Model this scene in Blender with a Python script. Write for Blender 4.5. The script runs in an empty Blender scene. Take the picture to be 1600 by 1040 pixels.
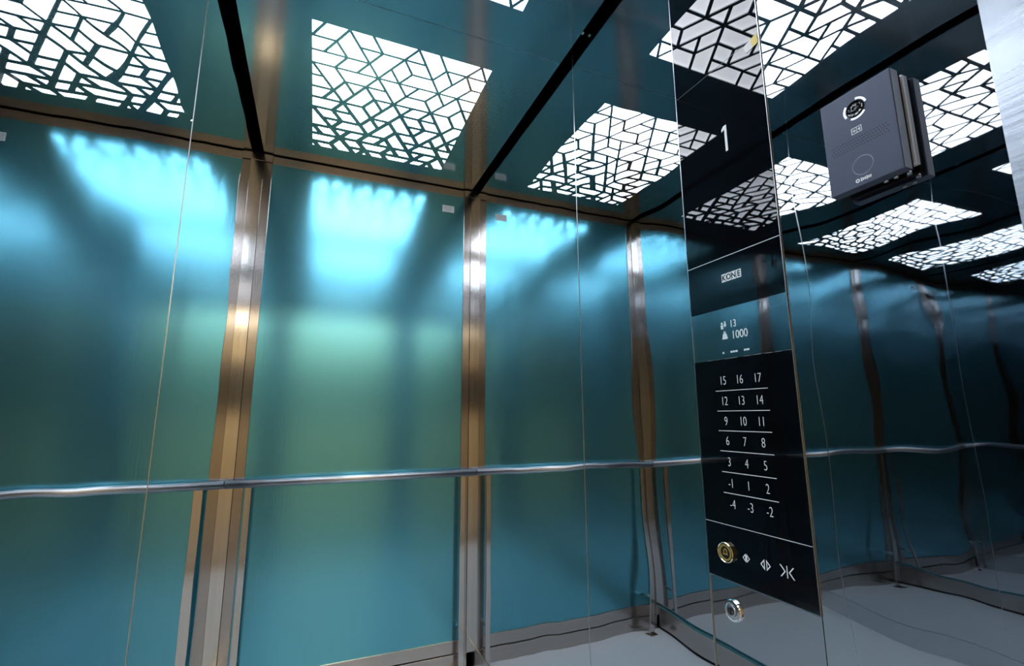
import bpy, bmesh, math
from mathutils import Matrix, Vector
PI = math.pi
sc = bpy.context.scene
COL = sc.collection

# ------------------------------------------------------------------ camera
cam_d = bpy.data.cameras.new('camera')
cam = bpy.data.objects.new('camera', cam_d)
COL.objects.link(cam)
cam_d.sensor_width = 36.0
cam_d.lens = 740.23 / 1600 * 36.0
cam_d.clip_start = 0.01
yaw, pit, rol = math.radians(22.466), math.radians(9.979), math.radians(-0.247)
F = Vector((math.sin(yaw)*math.cos(pit), math.cos(yaw)*math.cos(pit), math.sin(pit)))
R = Vector((math.cos(yaw), -math.sin(yaw), 0)); U = R.cross(F)
R2 = R*math.cos(rol) + U*math.sin(rol); U2 = U*math.cos(rol) - R*math.sin(rol)
m = Matrix((R2, U2, -F)).transposed().to_4x4()
m.translation = Vector((-0.7746, -2.4137, 1.1175))
cam.matrix_world = m
sc.camera = cam

# ------------------------------------------------------------------ world, exposure
w = bpy.data.worlds.new('world'); sc.world = w; w.use_nodes = True
w.node_tree.nodes['Background'].inputs[0].default_value = (0.5, 0.5, 0.5, 1)
w.node_tree.nodes['Background'].inputs[1].default_value = 0.0
sc.view_settings.view_transform = 'Standard'
sc.view_settings.look = 'None'
sc.view_settings.exposure = 0.65
sc.view_settings.gamma = 1.0
sc.view_settings.use_curve_mapping = False
sc.cycles.max_bounces = 20
sc.cycles.glossy_bounces = 18
sc.cycles.diffuse_bounces = 5
sc.cycles.sample_clamp_indirect = 6.0
sc.cycles.blur_glossy = 0.3
LAMP = 5.6          # strength of the two ceiling diffusers
LOBBY = 9.0        # strength of the lobby lamp

# ------------------------------------------------------------------ dimensions (metres, right mirror wall x=0, back wall y=0)
W = 1.10; H = 2.378; ZF = -0.065; FRONT = -2.184; TOP = 2.52

# ------------------------------------------------------------------ materials
def mat(name, base, metallic=0.0, rough=0.4, emit=None, strength=0.0, spec=0.5, **kw):
    mt = bpy.data.materials.new(name); mt.use_nodes = True
    b = mt.node_tree.nodes['Principled BSDF']
    b.inputs['Base Color'].default_value = (*base, 1)
    b.inputs['Metallic'].default_value = metallic
    b.inputs['Roughness'].default_value = rough
    b.inputs['Specular IOR Level'].default_value = spec
    if emit:
        b.inputs['Emission Color'].default_value = (*emit, 1)
        b.inputs['Emission Strength'].default_value = strength
    for k, v in kw.items():
        b.inputs[k.replace('_', ' ')].default_value = v
    return mt

def nodes(mt):
    nt = mt.node_tree
    return nt, nt.nodes, nt.links, nt.nodes['Principled BSDF']

def add_bump(mt, scale_xyz, strength, dist, detail=2.0, noise=1.0, rough_var=0.0, col_var=0.0):
    """noise in object space, stretched: brushed grain or slow waves of thin sheet metal"""
    nt, N, L, b = nodes(mt)
    tc = N.new('ShaderNodeTexCoord'); mp = N.new('ShaderNodeMapping'); nz = N.new('ShaderNodeTexNoise')
    mp.inputs['Scale'].default_value = scale_xyz
    nz.inputs['Scale'].default_value = noise; nz.inputs['Detail'].default_value = detail
    L.new(tc.outputs['Object'], mp.inputs['Vector']); L.new(mp.outputs['Vector'], nz.inputs['Vector'])
    bp = N.new('ShaderNodeBump'); bp.inputs['Strength'].default_value = strength; bp.inputs['Distance'].default_value = dist
    L.new(nz.outputs['Fac'], bp.inputs['Height'])
    prev = b.inputs['Normal'].links
    if prev:
        L.new(prev[0].from_socket, bp.inputs['Normal'])
    L.new(bp.outputs['Normal'], b.inputs['Normal'])
    if rough_var:
        mr = N.new('ShaderNodeMapRange'); r0 = b.inputs['Roughness'].default_value
        mr.inputs['To Min'].default_value = r0 - rough_var; mr.inputs['To Max'].default_value = r0 + rough_var
        L.new(nz.outputs['Fac'], mr.inputs['Value']); L.new(mr.outputs['Result'], b.inputs['Roughness'])
    if col_var:
        c = b.inputs['Base Color'].default_value
        mx = N.new('ShaderNodeMix'); mx.data_type = 'RGBA'
        mx.inputs['A'].default_value = tuple(min(1, v*(1-col_var)) for v in c[:3]) + (1,)
        mx.inputs['B'].default_value = tuple(min(1, v*(1+col_var)) for v in c[:3]) + (1,)
        L.new(nz.outputs['Fac'], mx.inputs['Factor']); L.new(mx.outputs['Result'], b.inputs['Base Color'])
    return mt

def aniso(mt, amount, rotation, axis='Z'):
    nt, N, L, b = nodes(mt)
    b.inputs['Anisotropic'].default_value = amount
    b.inputs['Anisotropic Rotation'].default_value = rotation
    tg = N.new('ShaderNodeTangent'); tg.direction_type = 'RADIAL'; tg.axis = axis
    L.new(tg.outputs['Tangent'], b.inputs['Tangent'])
    return mt

M = {}
M['mirror'] = add_bump(mat('polished_steel', (0.65, 0.675, 0.70), 1.0, 0.012), (1.0, 1.3, 0.9), 1.0, 0.0033, detail=1.0, noise=2.4)
M['mirror_plate'] = add_bump(mat('polished_steel_plate', (0.60, 0.615, 0.63), 1.0, 0.02), (1.0, 1.0, 0.8), 1.0, 0.0006, detail=1.0, noise=3.0)
M['teal'] = add_bump(aniso(mat('teal_brushed_steel', (0.11, 0.45, 0.58), 0.86, 0.20, Coat_Weight=0.6, Coat_IOR=1.6, Coat_Roughness=0.2), 0.6, 0.25), (60, 1, 0.8), 0.05, 0.002, detail=2, noise=4, col_var=0.06)
M['steel'] = add_bump(aniso(mat('brushed_steel', (0.60, 0.58, 0.565), 1.0, 0.15), 0.7, 0.0), (140, 140, 0.6), 0.06, 0.001, noise=3, col_var=0.1)
M['steel_dark'] = add_bump(aniso(mat('brushed_steel_flange', (0.43, 0.40, 0.385), 1.0, 0.19), 0.7, 0.0), (140, 140, 0.6), 0.06, 0.001, noise=3, col_var=0.1)
M['steel_h'] = add_bump(mat('brushed_steel_horizontal', (0.48, 0.44, 0.42), 1.0, 0.22), (0.8, 0.8, 120), 0.05, 0.001, noise=3, col_var=0.1)
M['jamb'] = add_bump(mat('door_frame_steel', (0.52, 0.55, 0.60), 1.0, 0.26), (1.5, 1.0, 22), 0.25, 0.002, noise=3, detail=3, rough_var=0.08, col_var=0.12)
M['skirt_satin'] = add_bump(mat('satin_skirting_steel', (0.66, 0.68, 0.70), 1.0, 0.22), (120, 0.8, 120), 0.05, 0.001, noise=3, col_var=0.08)
M['rail'] = mat('satin_steel_tube', (0.60, 0.58, 0.58), 1.0, 0.38)
M['bead'] = mat('joint_edge_steel', (0.62, 0.64, 0.66), 1.0, 0.28)
M['ceil'] = add_bump(aniso(mat('ceiling_panel_steel', (0.48, 0.52, 0.52), 1.0, 0.10), 0.4, 0.25, 'X'), (1.4, 0.8, 1), 0.6, 0.0012, detail=1, noise=2.0)
M['black'] = mat('black_paint', (0.006, 0.006, 0.008), 0.0, 0.7, spec=0.2)
M['light'] = mat('lit_diffuser', (0.8, 0.8, 0.8), 0, 0.5, emit=(0.87, 0.91, 1.0), strength=LAMP)
M['glass'] = mat('black_glass', (0.003, 0.004, 0.006), 0.0, 0.012, spec=0.5)
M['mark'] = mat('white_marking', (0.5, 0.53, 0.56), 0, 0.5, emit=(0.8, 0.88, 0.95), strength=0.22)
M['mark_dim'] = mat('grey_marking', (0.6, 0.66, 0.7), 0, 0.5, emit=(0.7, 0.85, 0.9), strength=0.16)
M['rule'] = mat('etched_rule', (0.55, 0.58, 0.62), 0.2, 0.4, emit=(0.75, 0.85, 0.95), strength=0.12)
M['yellow_ring'] = mat('yellow_ring', (0.66, 0.52, 0.16), 0.3, 0.35)
M['brass'] = mat('pale_brass', (0.80, 0.74, 0.52), 1.0, 0.18)
M['chrome'] = mat('chrome', (0.78, 0.78, 0.78), 1.0, 0.14)
M['dark_hole'] = mat('dark_recess', (0.01, 0.01, 0.01), 0.0, 0.5)
M['teal_edge'] = mat('teal_edge_strip', (0.02, 0.32, 0.40), 0.0, 0.35)
M['floor'] = add_bump(mat('grey_vinyl', (0.64, 0.67, 0.70), 0.0, 0.30), (30, 30, 30), 0.1, 0.0008, noise=4, col_var=0.1)
M['graphite'] = add_bump(mat('graphite_plastic', (0.07, 0.09, 0.14), 0.25, 0.42), (300, 300, 300), 0.05, 0.0005, noise=2)
M['graphite_edge'] = mat('graphite_satin_edge', (0.42, 0.47, 0.56), 0.0, 0.40)
M['plate_sheen'] = mat('plate_reflection_white', (0.90, 0.93, 0.97), 0.0, 0.4)  # white stands in for the bright reflection along the back plate's edge
M['lens'] = mat('lens_glass', (0.004, 0.004, 0.006), 0, 0.05)
M['sticker'] = mat('sticker_foil', (0.62, 0.66, 0.68), 0.2, 0.5)
M['sticker_ink'] = mat('sticker_ink', (0.30, 0.33, 0.36), 0, 0.6)
M['film'] = mat('film_crease', (0.12, 0.13, 0.14), 0, 0.4)
M['yellow_film'] = mat('yellow_label', (0.80, 0.62, 0.12), 0, 0.5)
M['pale_film'] = mat('pale_label', (0.75, 0.74, 0.72), 0, 0.5)
M['lobby_wall'] = add_bump(mat('lobby_beige_plaster', (0.74, 0.62, 0.43), 0, 0.7), (3, 3, 3), 0.1, 0.002, noise=2, col_var=0.05)
M['lobby_dark'] = add_bump(mat('lobby_dark_wood', (0.045, 0.038, 0.032), 0, 0.5), (2, 2, 30), 0.1, 0.002, noise=2, col_var=0.3)
M['lobby_floor'] = add_bump(mat('lobby_stone', (0.42, 0.36, 0.28), 0, 0.35), (5, 5, 5), 0.05, 0.001, noise=2, col_var=0.1)
M['lobby_ceil'] = mat('lobby_white', (0.7, 0.66, 0.58), 0, 0.8)
M['floor_fill'] = mat('floor_fill_glow', (0.9, 0.9, 0.9), 0, 0.5, emit=(0.88, 0.95, 1.0), strength=40.0)  # emission of the added fill light outside the doorway
M['lobby_lamp'] = mat('lobby_lamp_glow', (0.9, 0.8, 0.6), 0, 0.5, emit=(1.0, 0.84, 0.58), strength=LOBBY)

# ------------------------------------------------------------------ mesh helpers
def bx(bm, x0, x1, y0, y1, z0, z1, bev=0.0):
    vs = [bm.verts.new((x, y, z)) for x in (x0, x1) for y in (y0, y1) for z in (z0, z1)]
    fs = [bm.faces.new([vs[i] for i in q]) for q in ((0,1,3,2),(4,6,7,5),(0,4,5,1),(2,3,7,6),(0,2,6,4),(1,5,7,3))]
    bmesh.ops.recalc_face_normals(bm, faces=fs)
    if bev > 0:
        es = list({e for f in fs for e in f.edges})
        bmesh.ops.bevel(bm, geom=es, offset=bev, segments=2, affect='EDGES', profile=0.5)

def cyl(bm, p0, p1, r0, r1=None, n=32, caps=True):
    r1 = r0 if r1 is None else r1
    a = Vector(p0); b = Vector(p1); d = (b-a).normalized()
    u = d.orthogonal().normalized(); v = d.cross(u)
    ra = [bm.verts.new(a + (u*math.cos(2*PI*i/n) + v*math.sin(2*PI*i/n))*r0) for i in range(n)]
    rb = [bm.verts.new(b + (u*math.cos(2*PI*i/n) + v*math.sin(2*PI*i/n))*r1) for i in range(n)]
    fs = [bm.faces.new((ra[i], ra[(i+1) % n], rb[(i+1) % n], rb[i])) for i in range(n)]
    for f in fs: f.smooth = True
    if caps:
        fs.append(bm.faces.new(ra[::-1])); fs.append(bm.faces.new(rb))
    bmesh.ops.recalc_face_normals(bm, faces=fs)

def lathe(bm, origin, axis, prof, n=40):
    """prof: list of (radius, height along the axis)"""
    o = Vector(origin); d = Vector(axis).normalized(); u = d.orthogonal().normalized(); v = d.cross(u)
    rings = []
    for r, h in prof:
        if r < 1e-6:
            rings.append([bm.verts.new(o + d*h)])
        else:
            rings.append([bm.verts.new(o + d*h + (u*math.cos(2*PI*i/n) + v*math.sin(2*PI*i/n))*r) for i in range(n)])
    fs = []
    for A, B in zip(rings, rings[1:]):
        for i in range(n):
            j = (i+1) % n
            if len(A) == 1 and len(B) == 1: continue
            if len(A) == 1: fs.append(bm.faces.new((A[0], B[i], B[j])))
            elif len(B) == 1: fs.append(bm.faces.new((A[i], A[j], B[0])))
            else: fs.append(bm.faces.new((A[i], A[j], B[j], B[i])))
    bmesh.ops.recalc_face_normals(bm, faces=fs)

def arc_band(bm, c, r0, r1, a0, a1, x0, x1, n=24):
    """ring segment on a wall at x, in the (-y, z) plane"""
    prev = None
    for i in range(n+1):
        a = a0 + (a1-a0)*i/n
        q = []
        for r in (r0, r1):
            for x in (x0, x1):
                q.append(bm.verts.new((x, c[0] - r*math.cos(a), c[1] + r*math.sin(a))))
        if prev:
            p = prev
            for k in ((0,1),(1,3),(3,2),(2,0)):
                bm.faces.new((p[k[0]], p[k[1]], q[k[1]], q[k[0]]))
        else:
            bm.faces.new((q[0], q[1], q[3], q[2]))
        prev = q
    bm.faces.new((prev[0], prev[2], prev[3], prev[1]))
    bmesh.ops.recalc_face_normals(bm, faces=bm.faces)

def poly_x(bm, pts, x0, x1):
    """extrude a (y,z) polygon between two x planes"""
    a = [bm.verts.new((x0, y, z)) for y, z in pts]; b = [bm.verts.new((x1, y, z)) for y, z in pts]
    n = len(pts); fs = [bm.faces.new(a), bm.faces.new(b[::-1])]
    fs += [bm.faces.new((a[i], b[i], b[(i+1) % n], a[(i+1) % n])) for i in range(n)]
    bmesh.ops.recalc_face_normals(bm, faces=fs)

def link(name, me, material, parent=None, loc=None):
    o = bpy.data.objects.new(name, me); COL.objects.link(o)
    if material and not me.materials: me.materials.append(material)
    if parent:
        o.parent = parent
        o.matrix_parent_inverse = Matrix.Identity(4)
        # geometry is authored in world space: keep it there
        o.matrix_parent_inverse = world_of(parent).inverted()
    return o

def world_of(o):
    mw = Matrix.Identity(4)
    chain = []
    while o:
        chain.append(o); o = o.parent
    for p in reversed(chain):
        mw = mw @ p.matrix_parent_inverse @ p.matrix_basis
    return mw

def obj(name, bm, material, parent=None):
    me = bpy.data.meshes.new(name); bm.to_mesh(me); bm.free()
    return link(name, me, material, parent)

def box(name, dims, material, parent=None, bev=0.0):
    bm = bmesh.new(); bx(bm, *dims, bev=bev)
    return obj(name, bm, material, parent)

def thing(name, label, cat, loc, group=None):
    o = bpy.data.objects.new(name, None); COL.objects.link(o)
    o.location = loc; o.empty_display_size = 0.05
    o['label'] = label; o['category'] = cat
    if group: o['group'] = group
    return o

def tag(o, label, cat, group=None):
    o['label'] = label; o['category'] = cat
    if group: o['group'] = group
    return o

def struct(o):
    o['kind'] = 'structure'
    return o

def text_mesh(name, body, size, pos, material, parent, sx=0.8, align='CENTER', depth=0.0002, normal='-X', offset=0.0):
    """lettering on the right wall: reads with -y to the right, faces -x"""
    cu = bpy.data.curves.new(name, 'FONT'); cu.body = body; cu.size = size; cu.extrude = depth
    cu.align_x = align; cu.align_y = 'CENTER'; cu.offset = offset
    o = bpy.data.objects.new(name + '_src', cu); COL.objects.link(o)
    dg = bpy.context.evaluated_depsgraph_get()
    me = bpy.data.meshes.new_from_object(o.evaluated_get(dg))
    bpy.data.objects.remove(o)
    me.name = name
    zs = [v.co.y for v in me.vertices]; mid = (min(zs)+max(zs))/2
    me.transform(Matrix.Translation((0, -mid, 0)))
    rot = Matrix(((0, 0, -1), (-1, 0, 0), (0, 1, 0))).to_4x4()
    me.transform(Matrix.Translation(pos) @ rot @ Matrix.Diagonal((sx, 1, 1, 1)))
    me.materials.clear()
    return link(name, me, material, parent)

# ------------------------------------------------------------------ shell of the cabin
fl = struct(box('floor', (-W-0.03, 0.03, FRONT-0.04, 0.03, ZF-0.04, ZF), M['floor']))
ce = struct(box('ceiling', (-W-0.03, 0.03, FRONT-0.05, 0.03, TOP, TOP+0.03), M['black']))
wb = struct(box('wall_back', (-W-0.03, 0.03, 0.012, 0.04, ZF, TOP), M['black']))
wr = struct(box('wall_right', (0.012, 0.04, FRONT, 0.012, ZF, TOP), M['black']))
wl = struct(box('wall_left', (-W-0.04, -W-0.012, FRONT, 0.012, ZF, TOP), M['black']))
CY0, CY1 = -1.602, -1.838          # control panel column
JY = -1.115                        # panel joint on both side walls
g = 0.0008
for (a, b) in ((JY+g, -0.0002), (CY0+g, JY-g), (FRONT, CY1-g)):
    box('mirror_panel', (0.0, 0.0115, a, b, ZF+0.001, TOP-0.002), M['mirror'], wr)
for (a, b) in ((JY+g, -0.0002), (FRONT, JY-g)):
    box('mirror_panel', (-W-0.0115, -W, a, b, ZF+0.001, TOP-0.002), M['mirror'], wl)
box('joint_edge', (-0.0010, 0.006, JY-0.0009, JY+0.0009, ZF, TOP-0.002), M['bead'], wr)
box('joint_edge', (-W-0.006, -W+0.0010, JY-0.0009, JY+0.0009, ZF, TOP-0.002), M['bead'], wl)

# back wall: teal sheet in a steel frame
box('teal_sheet', (-W+0.064, -0.064, 0.0, 0.0115, 0.058, 2.335), M['teal'], wb)
box('top_rail', (-W+0.064, -0.064, -0.004, 0.0115, 2.332, 2.372), M['steel_h'], wb, bev=0.001)
box('bottom_rail', (-W+0.064, -0.064, -0.005, 0.0115, 0.006, 0.061), M['steel_h'], wb, bev=0.001)

def corner_post(x_wall, s, label):
    """s=+1: post stands at the left wall and grows to +x"""
    t = thing('corner_post', label, 'post', (x_wall + s*0.03, -0.005, ZF), 'brushed steel corner posts')
    X = lambda d0, d1: (min(x_wall+s*d0, x_wall+s*d1), max(x_wall+s*d0, x_wall+s*d1))
    a, b = X(0.027, 0.066)
    bm = bmesh.new(); bx(bm, a, b, -0.006, 0.0115, ZF+0.001, 2.372, bev=0.0012)
    obj('flange', bm, M['steel_dark'], t)
    a, b = X(0.00003, 0.0262)
    bm = bmesh.new(); bx(bm, a, b, -0.012, 0.0115, ZF+0.001, 2.372)
    obj('corner_channel', bm, M['steel'], t)
    # bracket cap joining the post to the ceiling frame
    a, b = X(0.00003, 0.066)
    bm = bmesh.new(); bx(bm, a, b, -0.0145, -0.0125, 2.335, 2.371, bev=0.0005)
    obj('top_cap', bm, M['steel_h'], t)
    return t
corner_post(-W, +1, 'brushed steel corner post between the teal back panel and the left mirror wall')
corner_post(0.0, -1, 'brushed steel corner post right of the teal back panel, beside the foil sticker')

# skirtings
struct(box('baseboard_back', (-W+0.001, -0.001, -0.012, 0.0115, ZF+0.0005, 0.003), M['steel_h'], bev=0.001))
def side_skirting(name, x0, x1, y0, y1):
    o = struct(box(name, (x0, x1, y0, y1, ZF+0.012, 0.044), M['steel_h'], bev=0.0012))
    xa, xb = (x0, x0+0.005) if x0 > -0.5 else (x1-0.005, x1)
    box('top_edge', (xa, xb, y0, y1, 0.0442, 0.0470), M['teal_edge'], o)
    box('toe_gap', (x0+0.002, x1-0.002, y0, y1, ZF+0.0005, ZF+0.0118), M['black'], o)
struct(box('baseboard_right', (-0.0035, -0.0003, FRONT+0.002, -0.0125, ZF+0.0005, 0.046), M['skirt_satin'], bev=0.0008))
side_skirting('baseboard_left', -W+0.0005, -W+0.016, FRONT+0.01, -0.014)

# front wall with the open doorway the picture is taken from
struct(box('wall_front_left', (-W-0.03, -1.0, FRONT-0.035, FRONT, ZF, TOP), M['steel_h']))
struct(box('wall_front_right', (-0.10, 0.03, -2.62, FRONT, ZF, TOP), M['jamb']))
struct(box('wall_front_top', (-1.0, -0.10, FRONT-0.035, FRONT, 2.08, TOP), M['steel_h']))
struct(box('door_frame_left', (-W-0.03, -1.0, -2.62, FRONT-0.0355, ZF, TOP), M['jamb']))
struct(box('door_frame_top', (-1.0, -0.10, -2.62, FRONT-0.0355, 2.08, TOP), M['jamb']))
struct(box('trim_1', (-1.0, -0.10, -2.62, FRONT-0.041, ZF-0.04, ZF-0.001), M['steel_h']))   # door sill

# lobby behind the camera, seen only as reflections
LY = -7.2
struct(box('wall_lobby_back', (-3.6, 2.6, LY-0.1, LY, ZF, 2.75), M['lobby_wall']))
struct(box('wall_lobby_left', (-3.7, -3.6, LY, -2.62, ZF, 2.75), M['lobby_wall']))
struct(box('wall_lobby_right', (2.6, 2.7, LY, -2.62, ZF, 2.75), M['lobby_wall']))
struct(box('wall_lobby_front_left', (-3.6, -W-0.031, -2.62, -2.5, ZF, 2.75), M['lobby_wall']))
struct(box('wall_lobby_front_right', (0.031, 2.6, -2.62, -2.5, ZF, 2.75), M['lobby_wall']))
struct(box('wall_lobby_front_top', (-W-0.03, 0.03, -2.62, -2.5, TOP+0.031, 2.75), M['lobby_wall']))
struct(box('floor_lobby', (-3.7, 2.7, LY-0.1, -2.6205, ZF-0.1, ZF), M['lobby_floor']))
struct(box('ceiling_lobby', (-3.7, 2.7, LY-0.1, -2.5, 2.751, 2.85), M['lobby_ceil']))
struct(box('trim_2', (-3.59, 2.59, LY+0.0005, LY+0.03, 1.22, 2.12), M['lobby_dark']))
lt = thing('lobby_lamp', 'square warm ceiling lamp out in the lobby behind the doorway', 'lamp', (-0.4, -6.2, 2.75))
box('lamp_frame', (-1.55, 0.65, -6.60, -5.70, 2.725, 2.7505), M['lobby_ceil'], lt, bev=0.004)
box('lamp_panel', (-1.51, 0.61, -6.56, -5.74, 2.719, 2.7245), M['lobby_lamp'], lt)

ld = thing('floor_fill_light', 'unseen cool white square fill light added outside the doorway to brighten the floor', 'lamp', (-0.55, -3.0, 2.75))  # added fill light, out of view: lifts the floor near the door
box('lamp_frame', (-0.74, -0.36, -3.19, -2.81, 2.715, 2.7505), M['lobby_ceil'], ld, bev=0.004)
box('lamp_panel', (-0.71, -0.39, -3.16, -2.84, 2.709, 2.7145), M['floor_fill'], ld)

# ------------------------------------------------------------------ lattice ceiling lights
# the cut-out pattern: a triangle grid (even rows of nodes at half steps), neighbouring triangles merged into cells.
# ('d', strip, k): triangle hanging from the upper row, ('u', strip, k): triangle standing on the lower row.
def nodex(r, k):            # x of node k on row r in grid units
    return k + (0.5 if r % 2 == 0 else 0.0)
CELLS = []
def cell(s): CELLS.append([tuple(int(v) if i else v for i, v in enumerate(t.split(':'))) for t in s.split()])
# In every strip s: letter a = triangle whose apex lies on the LOWER row, b = apex on the UPPER row;
# index = doubled x of the apex.
for s in (
 # strip 0
 'a:0:0', 'b:0:1 a:0:2', 'b:0:3 a:1:3 b:1:4', 'a:0:4 b:0:5', 'a:0:6 b:0:7 a:0:8', 'b:0:9', 'a:0:10 b:0:11 a:1:11', 'a:0:12 b:0:13 a:0:14', 'b:0:15', 'a:0:16',
 # strip 1
 'b:1:0 a:1:1', 'b:1:2', 'a:1:5', 'b:1:6 a:1:7 a:2:6', 'b:1:8 a:2:8', 'a:1:9 b:1:10', 'b:1:12 a:2:12', 'a:1:13', 'b:1:14 a:2:14 b:2:13', 'a:1:15 b:1:16',
 # strip 2
 'a:2:0 b:2:1 a:2:2', 'b:2:3 a:2:4', 'b:2:5', 'b:2:7', 'b:2:9 a:2:10 b:2:11', 'b:2:15 a:2:16',
 # strip 3
 'b:3:0', 'a:3:1 b:3:2 a:4:2', 'a:3:3 b:3:4 a:3:5', 'b:3:6', 'a:3:7 b:3:8 a:4:8', 'a:3:9', 'b:3:10 a:3:11', 'b:3:12 a:4:12', 'a:3:13', 'b:3:14 a:4:14 b:4:13', 'a:3:15 b:3:16',
 # strip 4
 'a:4:0 b:4:1', 'b:4:3 a:5:3', 'a:4:4', 'b:4:5 a:5:5 b:5:4', 'a:4:6 b:4:7', 'b:4:9 a:4:10 b:4:11', 'b:4:15 a:5:15 b:5:16', 'a:4:16',
 # strip 5
 'b:5:0 a:5:1', 'b:5:2', 'b:5:6 a:6:6', 'a:5:7', 'b:5:8 a:6:8 b:6:7', 'a:5:9', 'b:5:10 a:5:11', 'b:5:12', 'a:5:13 b:5:14 a:6:14',
 # strip 6
 'a:6:0 b:6:1 a:6:2', 'b:6:3', 'a:6:4 b:6:5 a:7:5', 'b:6:9 a:7:9 b:7:10', 'a:6:10 b:6:11', 'a:6:12 b:6:13', 'b:6:15 a:6:16 a:7:15',
 # strip 7
 'b:7:0 a:8:0 b:8:1', 'a:7:1 b:7:2', 'a:7:3 b:7:4', 'b:7:6 a:8:6', 'a:7:7', 'b:7:8 a:8:8 b:8:7', 'a:7:11', 'b:7:12 a:7:13 a:8:12', 'b:7:14 a:8:14', 'b:7:16',
 # strip 8
 'a:8:2', 'b:8:3 a:8:4 b:8:5', 'b:8:9 a:9:9 b:9:10', 'a:8:10 b:8:11', 'b:8:13', 'b:8:15', 'a:8:16',
 # strip 9
 'b:9:0', 'a:9:1 b:9:2', 'a:9:3', 'b:9:4 a:9:5', 'b:9:6 a:9:7', 'b:9:8', 'a:9:11', 'b:9:12 a:9:13 b:9:14', 'a:9:15 b:9:16',
 # strip 10
 'a:10:0 b:10:1 a:10:2', 'b:10:3 a:11:3 b:11:4', 'a:10:4 b:10:5', 'a:10:6 b:10:7 a:10:8', 'b:10:9', 'a:10:10 b:10:11', 'a:10:12', 'b:10:13 a:10:14', 'b:10:15 a:11:15 b:11:16', 'a:10:16',
 # strip 11 (cut off by the edge of the field)
 'b:11:0', 'a:11:1 b:11:2', 'a:11:5', 'b:11:6', 'a:11:7 b:11:8', 'a:11:9 b:11:10 a:11:11', 'b:11:12 a:11:13', 'b:11:14'):
    cell(s)
ROWS = 11.6; SIDE = 0.0768; ROWH = 0.0663

def tri(t):
    k, s, x2 = t; x = x2/2
    # integer keys: x doubled and doubled again for exactness
    if k == 'a':   # apex on lower row s+1, base on upper row s
        return [(x-0.5, s), (x+0.5, s), (x, s+1)]
    return [(x, s), (x+0.5, s+1), (x-0.5, s+1)]

def outline(tris):
    edges = {}
    for t in tris:
        p = tri(t)
        area = sum(p[i][0]*p[(i+1) % 3][1] - p[(i+1) % 3][0]*p[i][1] for i in range(3))
        if area < 0: p = p[::-1]
        for i in range(3):
            e = (p[i], p[(i+1) % 3])
            if (e[1], e[0]) in edges: del edges[(e[1], e[0])]
            else: edges[e] = 1
    nxt = {a: b for a, b in edges}
    start = next(iter(nxt)); loop = [start]; c = nxt[start]
    while c != start and len(loop) < 30:
        loop.append(c); c = nxt[c]
    # drop collinear points
    out = []
    n = len(loop)
    for i in range(n):
        a, b, c = loop[i-1], loop[i], loop[(i+1) % n]
        if abs((b[0]-a[0])*(c[1]-b[1]) - (b[1]-a[1])*(c[0]-b[0])) > 1e-6: out.append(b)
    return out

def clip(poly, f):
    """keep f(p) >= 0 (Sutherland-Hodgman)"""
    out = []
    n = len(poly)
    for i in range(n):
        a, b = poly[i], poly[(i+1) % n]; fa, fb = f(a), f(b)
        if fa >= 0: out.append(a)
        if (fa >= 0) != (fb >= 0):
            t = fa/(fa-fb); out.append((a[0]+(b[0]-a[0])*t, a[1]+(b[1]-a[1])*t))
    return out

def inset(poly, d, inner):
    """shift each side inwards by d; sides on the border of the field stay"""
    P = poly
    n = len(poly)
    res = list(poly)
    big = res
    for i in range(n):
        a, b = P[i], P[(i+1) % n]
        ex, ey = b[0]-a[0], b[1]-a[1]; l = math.hypot(ex, ey)
        if l < 1e-9: continue
        nx, ny = -ey/l, ex/l
        dd = d if inner(a, b) else 0.0
        big = clip(big, lambda p, a=a, nx=nx, ny=ny, dd=dd: (p[0]-a[0])*nx + (p[1]-a[1])*ny - dd)
        if len(big) < 3: return []
    return big

def hole_list():
    holes = []
    for c in CELLS:
        o = [(x*SIDE, r*ROWH) for x, r in outline(c)]
        rmid = sum(p[1] for p in o)/len(o)/ROWH
        f = min(1.0, max(0.0, (rmid-3.2)/7.5))
        d = 0.0052 + 0.0080*f
        o = clip(o, lambda p: p[0]); o = clip(o, lambda p: 8*SIDE-p[0]); o = clip(o, lambda p: ROWS*ROWH-p[1])
        if len(o) < 3: continue
        def inner(a, b):
            if abs(a[0]) < 1e-6 and abs(b[0]) < 1e-6: return False
            if abs(a[0]-8*SIDE) < 1e-6 and abs(b[0]-8*SIDE) < 1e-6: return False
            if abs(a[1]) < 1e-6 and abs(b[1]) < 1e-6: return False
            if abs(a[1]-ROWS*ROWH) < 1e-6 and abs(b[1]-ROWS*ROWH) < 1e-6: return False
            return True
        h = inset(o, d, inner)
        # tidy
        q = []
        for p in h:
            if not q or math.hypot(p[0]-q[-1][0], p[1]-q[-1][1]) > 3e-4: q.append(p)
        if len(q) > 2 and math.hypot(q[0][0]-q[-1][0], q[0][1]-q[-1][1]) <= 3e-4: q.pop()
        if len(q) < 3: continue
        ar = abs(sum(q[i][0]*q[(i+1) % len(q)][1]-q[(i+1) % len(q)][0]*q[i][1] for i in range(len(q))))/2
        if ar > 1.2e-5: holes.append(q)
    return holes

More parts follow.
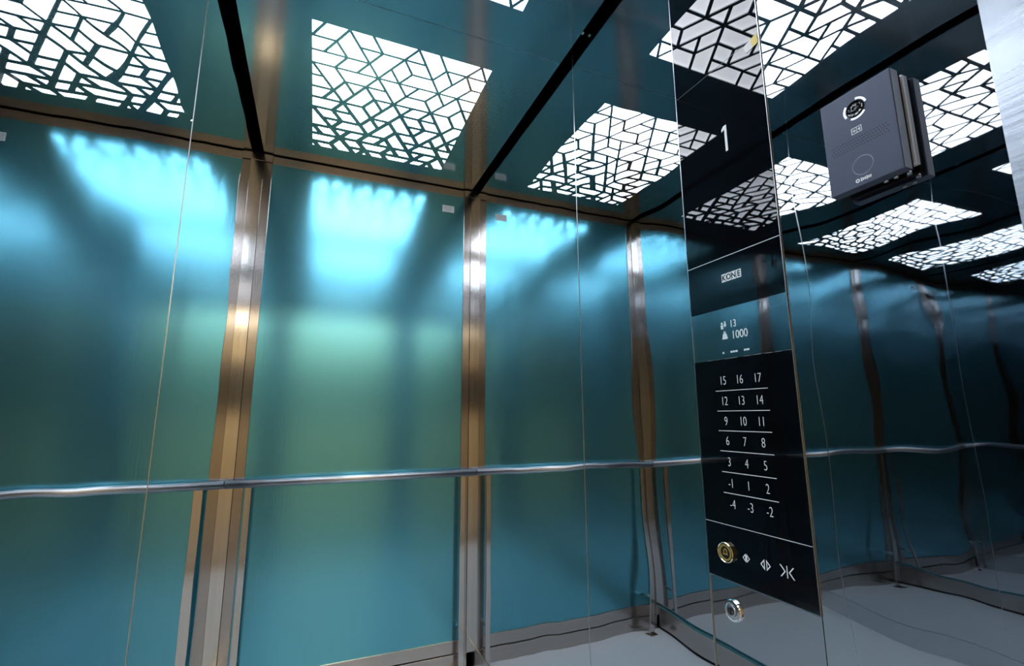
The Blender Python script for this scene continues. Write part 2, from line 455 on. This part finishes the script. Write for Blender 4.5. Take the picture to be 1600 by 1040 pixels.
HOLES = hole_list()
LX = -0.8576
def sheet_mesh(x0, x1, y0, y1, ly, sgn):
    """ceiling sheet from y0 to y1; the lattice field's thin-barred edge lies at ly and rows grow in direction sgn"""
    cu = bpy.data.curves.new('sheet', 'CURVE'); cu.dimensions = '2D'; cu.fill_mode = 'BOTH'; cu.extrude = 0.002
    def spl(pts):
        s = cu.splines.new('POLY'); s.points.add(len(pts)-1)
        for p, q in zip(s.points, pts): p.co = (q[0], q[1], 0, 1)
        s.use_cyclic_u = True
    spl([(x0, y0), (x1, y0), (x1, y1), (x0, y1)])
    for h in HOLES: spl([(LX+p[0], ly+sgn*p[1]) for p in h])
    o = bpy.data.objects.new('sheet_src', cu); COL.objects.link(o)
    dg = bpy.context.evaluated_depsgraph_get()
    me = bpy.data.meshes.new_from_object(o.evaluated_get(dg)); bpy.data.objects.remove(o)
    me.transform(Matrix.Translation((0, 0, H+0.002)))
    me.materials.clear()
    return me

def ceiling_light(y_back, y_front, ly, sgn, label):
    t = thing('ceiling_light', label, 'ceiling light', (-0.55, (y_back+y_front)/2, H), 'lattice ceiling lights')
    x0, x1 = -W+0.026, -0.026
    link('lattice_panel', sheet_mesh(x0, x1, y_front, y_back, ly, sgn), M['ceil'], t)
    if sgn > 0:
        box('seam_trim', (x0, x1, y_front-0.0024, y_front-0.0004, H-0.0006, H+0.004), M['bead'], t)
    # folded rim of the sheet
    bm = bmesh.new()
    for d in ((x0, x0+0.0015, y_front, y_back), (x1-0.0015, x1, y_front, y_back), (x0+0.0016, x1-0.0016, y_front, y_front+0.0015), (x0+0.0016, x1-0.0016, y_back-0.0015, y_back)):
        bx(bm, *d, H+0.0042, H+0.05)
    obj('folded_rim', bm, M['black'], t)
    a, b = sorted((ly, ly+sgn*ROWS*ROWH))
    box('diffuser', (LX-0.03, LX+8*SIDE+0.03, a-0.03, b+0.03, H+0.0125, H+0.0165), M['light'], t)
    bm = bmesh.new()
    X0, X1, Y0, Y1 = LX-0.04, LX+8*SIDE+0.04, a-0.04, b+0.04
    for d in ((X0, X0+0.008, Y0, Y1), (X1-0.008, X1, Y0, Y1), (X0+0.0085, X1-0.0085, Y0, Y0+0.008), (X0+0.0085, X1-0.0085, Y1-0.008, Y1)):
        bx(bm, *d, H+0.0045, H+0.05)
    bx(bm, X0, X1, Y0, Y1, H+0.051, H+0.055)
    obj('light_housing', bm, M['black'], t)
ceiling_light(-0.010, -1.0715, -0.9445, +1, 'lattice ceiling light panel nearest the teal back wall, geometric cut-out pattern')
ceiling_light(-1.0745, FRONT+0.012, -1.228, -1, 'lattice ceiling light panel nearer the doorway, mostly seen mirrored above the control panel')

br = thing('ceiling_bolt', 'small shiny bolt in the black gap between ceiling and right mirror wall', 'bolt', (-0.0135, -1.21, H+0.01))
bm = bmesh.new(); lathe(bm, (-0.0135, -1.21, H+0.018), (0, 0, -1), [(0, -0.12), (0.0025, -0.12), (0.0025, 0), (0.006, 0), (0.006, 0.004), (0.004, 0.0065), (0, 0.007)], n=20)
obj('bolt_head', bm, M['chrome'], br)

# ------------------------------------------------------------------ handrail
RZ, RY = 0.841, -0.056
hr = thing('handrail', 'round brushed steel handrail along the teal back wall on two flat legs', 'handrail', (-0.55, RY, ZF))
bm = bmesh.new(); cyl(bm, (-W+0.002, RY, RZ), (-0.002, RY, RZ), 0.0165, n=40)
obj('rail', bm, M['rail'], hr)
for x in (-1.0105, -0.067):
    bm = bmesh.new(); bx(bm, x-0.0125, x+0.0125, RY-0.004, RY+0.004, ZF+0.004, RZ-0.012, bev=0.0012)
    lg = obj('leg', bm, M['steel'], hr)
    box('foot_plate', (x-0.02, x+0.02, RY-0.022, RY+0.012, ZF+0.0003, ZF+0.0038), M['steel_h'], lg, bev=0.001)
    bm = bmesh.new()
    cyl(bm, (x, RY+0.0042, 0.115), (x, -0.0066, 0.115), 0.006, n=20)
    obj('standoff', bm, M['rail'], lg)

# ------------------------------------------------------------------ foil sticker on the teal sheet
st = thing('sticker', 'small silver foil sticker in the upper right corner of the teal back panel', 'sticker', (-0.155, -0.0008, 2.25))
box('foil', (-0.188, -0.122, -0.0007, -0.0001, 2.232, 2.270), M['sticker'], st)
bm = bmesh.new()
for i, z in enumerate((2.262, 2.255, 2.248, 2.240)):
    bx(bm, -0.183, -0.130-0.008*(i % 2), -0.0010, -0.00075, z-0.0012, z+0.0012)
obj('print_lines', bm, M['sticker_ink'], st)

# ------------------------------------------------------------------ control panel
cp = thing('control_panel', 'tall black glass elevator control panel with floor numbers on the right mirror wall', 'control panel', (0, (CY0+CY1)/2, ZF))
box('column_plate', (-0.0008, 0.0115, CY1, CY0, ZF+0.001, TOP-0.002), M['mirror_plate'], cp)
bm = bmesh.new()
bx(bm, -0.0026, -0.0009, CY0-0.0010, CY0+0.0008, ZF+0.001, TOP-0.002)
bx(bm, -0.0026, -0.0009, CY1-0.0004, CY1+0.0007, 0.799, TOP-0.002)
bx(bm, -0.0025, -0.0009, CY1+0.0011, CY0-0.0011, 0.7978, 0.7992)
obj('edge_strip', bm, M['bead'], cp)
GX0, GX1 = -0.0024, -0.0009       # glass thickness
yg0, yg1 = CY1+0.0012, CY0-0.0012
ug = box('upper_glass', (GX0, GX1, yg0, yg1, 1.3365, TOP-0.003), M['glass'], cp, bev=0.0004)
db = box('display_band', (GX0+0.0008, GX1, yg0, yg1, 1.2325, 1.336), M['mirror_plate'], cp)
lg_ = box('button_glass', (GX0, GX1, yg0, yg1, 0.8000, 1.232), M['glass'], cp, bev=0.0004)
fx = GX0 - 0.0003
box('rule', (fx-0.0002, fx+0.0002, yg0, yg1, 1.4432, 1.4445), M['rule'], ug)
bm = bmesh.new()
poly_x(bm, [(-1.7345, 1.7265), (-1.7420, 1.7265), (-1.7420, 1.6675), (-1.7362, 1.6675), (-1.7362, 1.7180), (-1.7290, 1.7150), (-1.7290, 1.7205)], fx-0.0002, fx+0.0002)
obj('floor_digit', bm, M['mark'], ug)
# brand mark: four white tiles with dark letters
ly0, lz0 = -1.697, 1.399
tw = 0.0112
for i, ch in enumerate('KONE'):
    y = ly0 - i*(tw+0.0014)
    tl = box('logo_tile', (fx-0.0002, fx+0.0002, y-tw, y, lz0-0.0085, lz0+0.0085), M['mark'], ug)
    text_mesh('logo_letter', ch, 0.0165, (fx-0.0004, y-tw/2, lz0), M['glass'], ug, sx=0.85, offset=0.0004)
# crease of the protective film and the remnant of a label
bm = bmesh.new()
p0, p1 = Vector((fx, -1.6045, 1.8752)), Vector((fx, -1.8000, 1.8685))
dv = (p1-p0).normalized(); nv = Vector((0, -dv.z, dv.y))*0.00035
poly_x(bm, [((p+s*nv).y, (p+s*nv).z) for p, s in ((p0, 1), (p1, 1), (p1, -1), (p0, -1))], fx-0.0001, fx+0.0002)
obj('film_crease', bm, M['film'], ug)
tagl = thing('paper_tag', 'small yellow and white paper tag stuck at the right edge of the upper black glass', 'tag', (fx, -1.815, 1.86))
bm = bmesh.new(); poly_x(bm, [(-1.8190, 1.8680), (-1.8335, 1.8708), (-1.8363, 1.8490), (-1.8235, 1.8478)], fx-0.0006, fx-0.0001); obj('yellow_half', bm, M['yellow_film'], tagl)
bm = bmesh.new(); poly_x(bm, [(-1.8005, 1.8642), (-1.8189, 1.8679), (-1.8234, 1.8477), (-1.8065, 1.8460)], fx-0.0006, fx-0.0001); obj('white_half', bm, M['pale_film'], tagl)
# capacity display
bfx = GX0 + 0.0005
bm = bmesh.new()
for k, (yy, zz, s) in enumerate(((-1.6865, 1.300, 1.0), (-1.6945, 1.303, 0.8))):
    arc_band(bm, (yy, zz+0.0052*s), 0.0, 0.0022*s, 0, 2*PI, bfx-0.0002, bfx+0.0001, n=14)
    poly_x(bm, [(yy+0.0034*s, zz+0.002*s), (yy-0.0034*s, zz+0.002*s), (yy-0.0026*s, zz-0.0065*s), (yy+0.0026*s, zz-0.0065*s)], bfx-0.0002, bfx+0.0001)
obj('person_symbol', bm, M['mark_dim'], db)
text_mesh('capacity_text', '13', 0.0215, (bfx, -1.7145, 1.3015), M['mark_dim'], db, sx=0.8)
bm = bmesh.new()
poly_x(bm, [(-1.685, 1.272), (-1.699, 1.272), (-1.6965, 1.283), (-1.6875, 1.283)], bfx-0.0002, bfx+0.0001)
arc_band(bm, (-1.692, 1.2855), 0.0014, 0.0028, 0, 2*PI, bfx-0.0002, bfx+0.0001, n=14)
obj('weight_symbol', bm, M['mark_dim'], db)
text_mesh('capacity_text', '1000', 0.0235, (bfx, -1.7285, 1.278), M['mark_dim'], db, sx=0.85)
bm = bmesh.new()
for a, b in ((-1.683, -1.6865), (-1.703, -1.7075), (-1.709, -1.7135), (-1.715, -1.7205), (-1.736, -1.7405), (-1.742, -1.748)):
    bx(bm, bfx-0.0002, bfx+0.0001, b, a, 1.2425, 1.2460)
obj('small_print', bm, M['mark_dim'], db)
# floor numbers
rows = [(1.188, ('15', '16', '17')), (1.1465, ('12', '13', '14')), (1.1065, ('9', '10', '11')), (1.0675, ('6', '7', '8')), (1.0265, ('3', '4', '5')), (0.9855, ('-1', '1', '2')), (0.946, ('-4', '-3', '-2'))]
cols = (-1.6780, -1.7195, -1.7610)
for i, (z, lab) in enumerate(rows):
    for y, s in zip(cols, lab):
        text_mesh('floor_number', s, 0.0255, (fx, y, z), M['mark'], lg_, sx=0.70, offset=-0.0005)
    if i < 6:
        zz = (z + rows[i+1][0])/2
        box('divider_line', (fx-0.0002, fx+0.0002, -1.7815, -1.6575, zz-0.0006, zz+0.0006), M['mark'], lg_)
box('rule', (fx-0.0002, fx+0.0002, yg0, yg1, 0.9035, 0.9047), M['rule'], lg_)
# alarm button
ab = box('alarm_button', (fx-0.0042, fx+0.0002, -1.6555, -1.6545, 0.8515, 0.8525), M['dark_hole'], cp)
ab.data = bpy.data.meshes.new('alarm_button'); bm = bmesh.new()
lathe(bm, (GX0, -1.655, 0.852), (-1, 0, 0), [(0.0165, 0), (0.0165, 0.004), (0.0150, 0.0055), (0.0, 0.0055)], n=48); bm.to_mesh(ab.data); bm.free(); ab.data.materials.append(M['dark_hole'])
bm = bmesh.new(); lathe(bm, (GX0, -1.655, 0.852), (-1, 0, 0), [(0.0192, 0), (0.0192, 0.006), (0.0180, 0.0075), (0.0168, 0.006), (0.0168, 0.0005)], n=48); obj('outer_ring', bm, M['brass'], ab)
bm = bmesh.new(); arc_band(bm, (-1.655, 0.852), 0.0118, 0.0150, 0, 2*PI, GX0-0.0068, GX0-0.0054, n=48); obj('yellow_ring', bm, M['yellow_ring'], ab)
bm = bmesh.new()
bell = [(a*1.35, b*1.35) for a, b in [(0.0045, -0.003), (0.0035, -0.001), (0.0032, 0.003), (0.0015, 0.005), (0, 0.0056), (-0.0015, 0.005), (-0.0032, 0.003), (-0.0035, -0.001), (-0.0045, -0.003)]]
n = len(bell); out = [(-1.655+a, 0.852+b) for a, b in bell]; inn = [(-1.655+a*0.62, 0.8525+b*0.62) for a, b in bell]
for i in range(n):
    j = (i+1) % n; poly_x(bm, [out[i], out[j], inn[j], inn[i]], GX0-0.0066, GX0-0.0054)
obj('bell_symbol', bm, M['yellow_ring'], ab)
# door buttons
def tri_ring(bm, cy, cz, s, d):
    """hollow triangle pointing to d (+1 = picture right, i.e. -y)"""
    P = [(cy, cz+s*1.25), (cy-d*s*1.15, cz), (cy, cz-s*1.25)]
    c = (cy-d*s*0.42, cz); Q = [(c[0]+(p[0]-c[0])*0.6, c[1]+(p[1]-c[1])*0.6) for p in P]
    for i in range(3):
        j = (i+1) % 3; poly_x(bm, [P[i], P[j], Q[j], Q[i]], fx-0.0002, fx+0.0002)
bm = bmesh.new(); tri_ring(bm, -1.6985, 0.852, 0.0062, -1); tri_ring(bm, -1.7005, 0.852, 0.0062, +1); bx(bm, fx-0.0002, fx+0.0002, -1.7001, -1.6989, 0.8475, 0.8565)
obj('door_hold_button', bm, M['mark'], lg_)
bm = bmesh.new(); tri_ring(bm, -1.7395, 0.851, 0.0075, -1); tri_ring(bm, -1.7435, 0.851, 0.0075, +1)
obj('door_open_button', bm, M['mark'], lg_)
bm = bmesh.new()
def chev(bm, ty, cz, s, d):   # chevron with its tip at ty
    t = 0.0022
    for e in (1, -1):
        poly_x(bm, [(ty, cz), (ty+d*t, cz), (ty+d*(s+t), cz+e*s*1.15), (ty+d*s, cz+e*s*1.15)], fx-0.0002, fx+0.0002)
chev(bm, -1.7815, 0.851, 0.0085, +1); chev(bm, -1.7875, 0.851, 0.0085, -1); bx(bm, fx-0.0002, fx+0.0002, -1.7852, -1.7838, 0.841, 0.861)
obj('door_close_button', bm, M['mark'], lg_)
# key switch below the glass
bm = bmesh.new(); lathe(bm, (-0.0009, -1.6585, 0.747), (-1, 0, 0), [(0.0200, 0), (0.0200, 0.003), (0.0185, 0.0055), (0.0150, 0.0062), (0.0140, 0.0050), (0.0115, 0.0050), (0.0105, 0.0085), (0.0, 0.0088)], n=48)
ks = obj('key_switch', bm, M['chrome'], cp)
bm = bmesh.new(); arc_band(bm, (-1.6585, 0.747), 0.0048, 0.0068, 0, 2*PI, -0.0105, -0.0098, n=32); bx(bm, -0.0108, -0.0099, -1.6597, -1.6573, 0.7425, 0.7515); obj('keyhole', bm, M['dark_hole'], ks)

# ------------------------------------------------------------------ intercom box
BY0, BY1, BZ0, BZ1, BX = -2.060, -1.957, 1.456, 1.613, -0.036
ic = thing('intercom', 'graphite intercom box with round camera lens and speaker holes on the right mirror wall', 'intercom', (0, (BY0+BY1)/2, BZ0))
box('front_cover', (BX, -0.0185, BY0, BY1, BZ0, BZ1), M['graphite'], ic, bev=0.0012)
box('middle_frame', (-0.0180, -0.0065, BY0+0.0035, BY1-0.0035, BZ0+0.0045, BZ1-0.0035), M['black'], ic)
box('back_plate', (-0.0062, -0.0005, BY0+0.0008, BY1-0.0008, BZ0+0.014, BZ1-0.002), M['plate_sheen'], ic, bev=0.0006)
box('cover_side_sheen', (BX+0.0014, -0.0195, BY0-0.0006, BY0-0.0001, BZ0+0.0014, BZ1-0.0014), M['graphite_edge'], ic)  # near side covered in paler grey, in place of the light it reflects
lc = (-2.0085, 1.5800)
bm = bmesh.new(); lathe(bm, (BX, lc[0], lc[1]), (-1, 0, 0), [(0.0130, 0), (0.0130, 0.0012), (0.0118, 0.0022), (0.0100, 0.0016), (0.0080, 0.0012), (0.0062, 0.0024), (0.003, 0.0030), (0, 0.0031)], n=40)
ln_ = obj('camera_lens', bm, M['lens'], ic)
bm = bmesh.new()
arc_band(bm, lc, 0.0034, 0.0042, 0, 2*PI, BX-0.0032, BX-0.0026, n=32); obj('lens_ring', bm, M['graphite_edge'], ln_)
bm = bmesh.new()
for a in (20, 150, 250):
    arc_band(bm, lc, 0.0142, 0.0172, math.radians(a-8), math.radians(a+ (62 if a != 250 else 72)), BX-0.0008, BX+0.0002, n=16)
obj('light_ring', bm, mat('ring_light', (0.8, 0.83, 0.88), 0, 0.4, emit=(0.8, 0.88, 1.0), strength=0.5), ic)
bm = bmesh.new()
for d in ((-2.0140, -1.9990, 1.5405, 1.5414), (-2.0140, -1.9990, 1.5496, 1.5505), (-2.0000, -1.9990, 1.5415, 1.5495), (-2.0140, -2.0131, 1.5415, 1.5495), (-2.0072, -2.0064, 1.5415, 1.5495)):
    bx(bm, BX-0.0004, BX+0.0001, *d)
arc_band(bm, (-2.0032, 1.5455), 0.0010, 0.0020, 0, 2*PI, BX-0.0004, BX+0.0001, n=12)
poly_x(bm, [(-2.0115, 1.5425), (-2.0115, 1.5485), (-2.0080, 1.5455)], BX-0.0004, BX+0.0001)
obj('camera_symbol', bm, M['mark_dim'], ic)
bm = bmesh.new()
for r in range(4):
    for k in range(20):
        y = -1.968 - k*0.0041 - (0.00205 if r % 2 else 0); z = 1.5330 - r*0.0046
        arc_band(bm, (y, z), 0.0, 0.00095, 0, 2*PI, BX-0.0002, BX+0.0003, n=8)
obj('speaker_holes', bm, M['dark_hole'], ic)
bm = bmesh.new(); arc_band(bm, (-2.0085, 1.4870), 0.0140, 0.0149, 0, 2*PI, BX-0.0003, BX+0.0001, n=48); obj('call_ring', bm, M['graphite_edge'], ic)
bm = bmesh.new()   # maker's mark, illegible in the photograph: a round emblem and a row of short strokes
arc_band(bm, (-1.9985, 1.4655), 0.0014, 0.0030, 0, 2*PI, BX-0.0004, BX+0.0001, n=16)
for k in range(6):
    y = -2.0030 - k*0.0026; h = 0.0020 if k % 3 else 0.0027
    bx(bm, BX-0.0004, BX+0.0001, y-0.0018, y, 1.4655-h, 1.4655+h)
obj('maker_mark', bm, M['mark'], ic)
bm = bmesh.new()
for y in (-2.028, -2.041): cyl(bm, (-0.022, y, BZ0-0.004), (-0.022, y, BZ0+0.001), 0.0028, n=16)
cyl(bm, (-0.011, -2.052, BZ0-0.002), (-0.011, -2.052, BZ0+0.006), 0.0030, n=16)
obj('bottom_screw', bm, M['chrome'], ic)
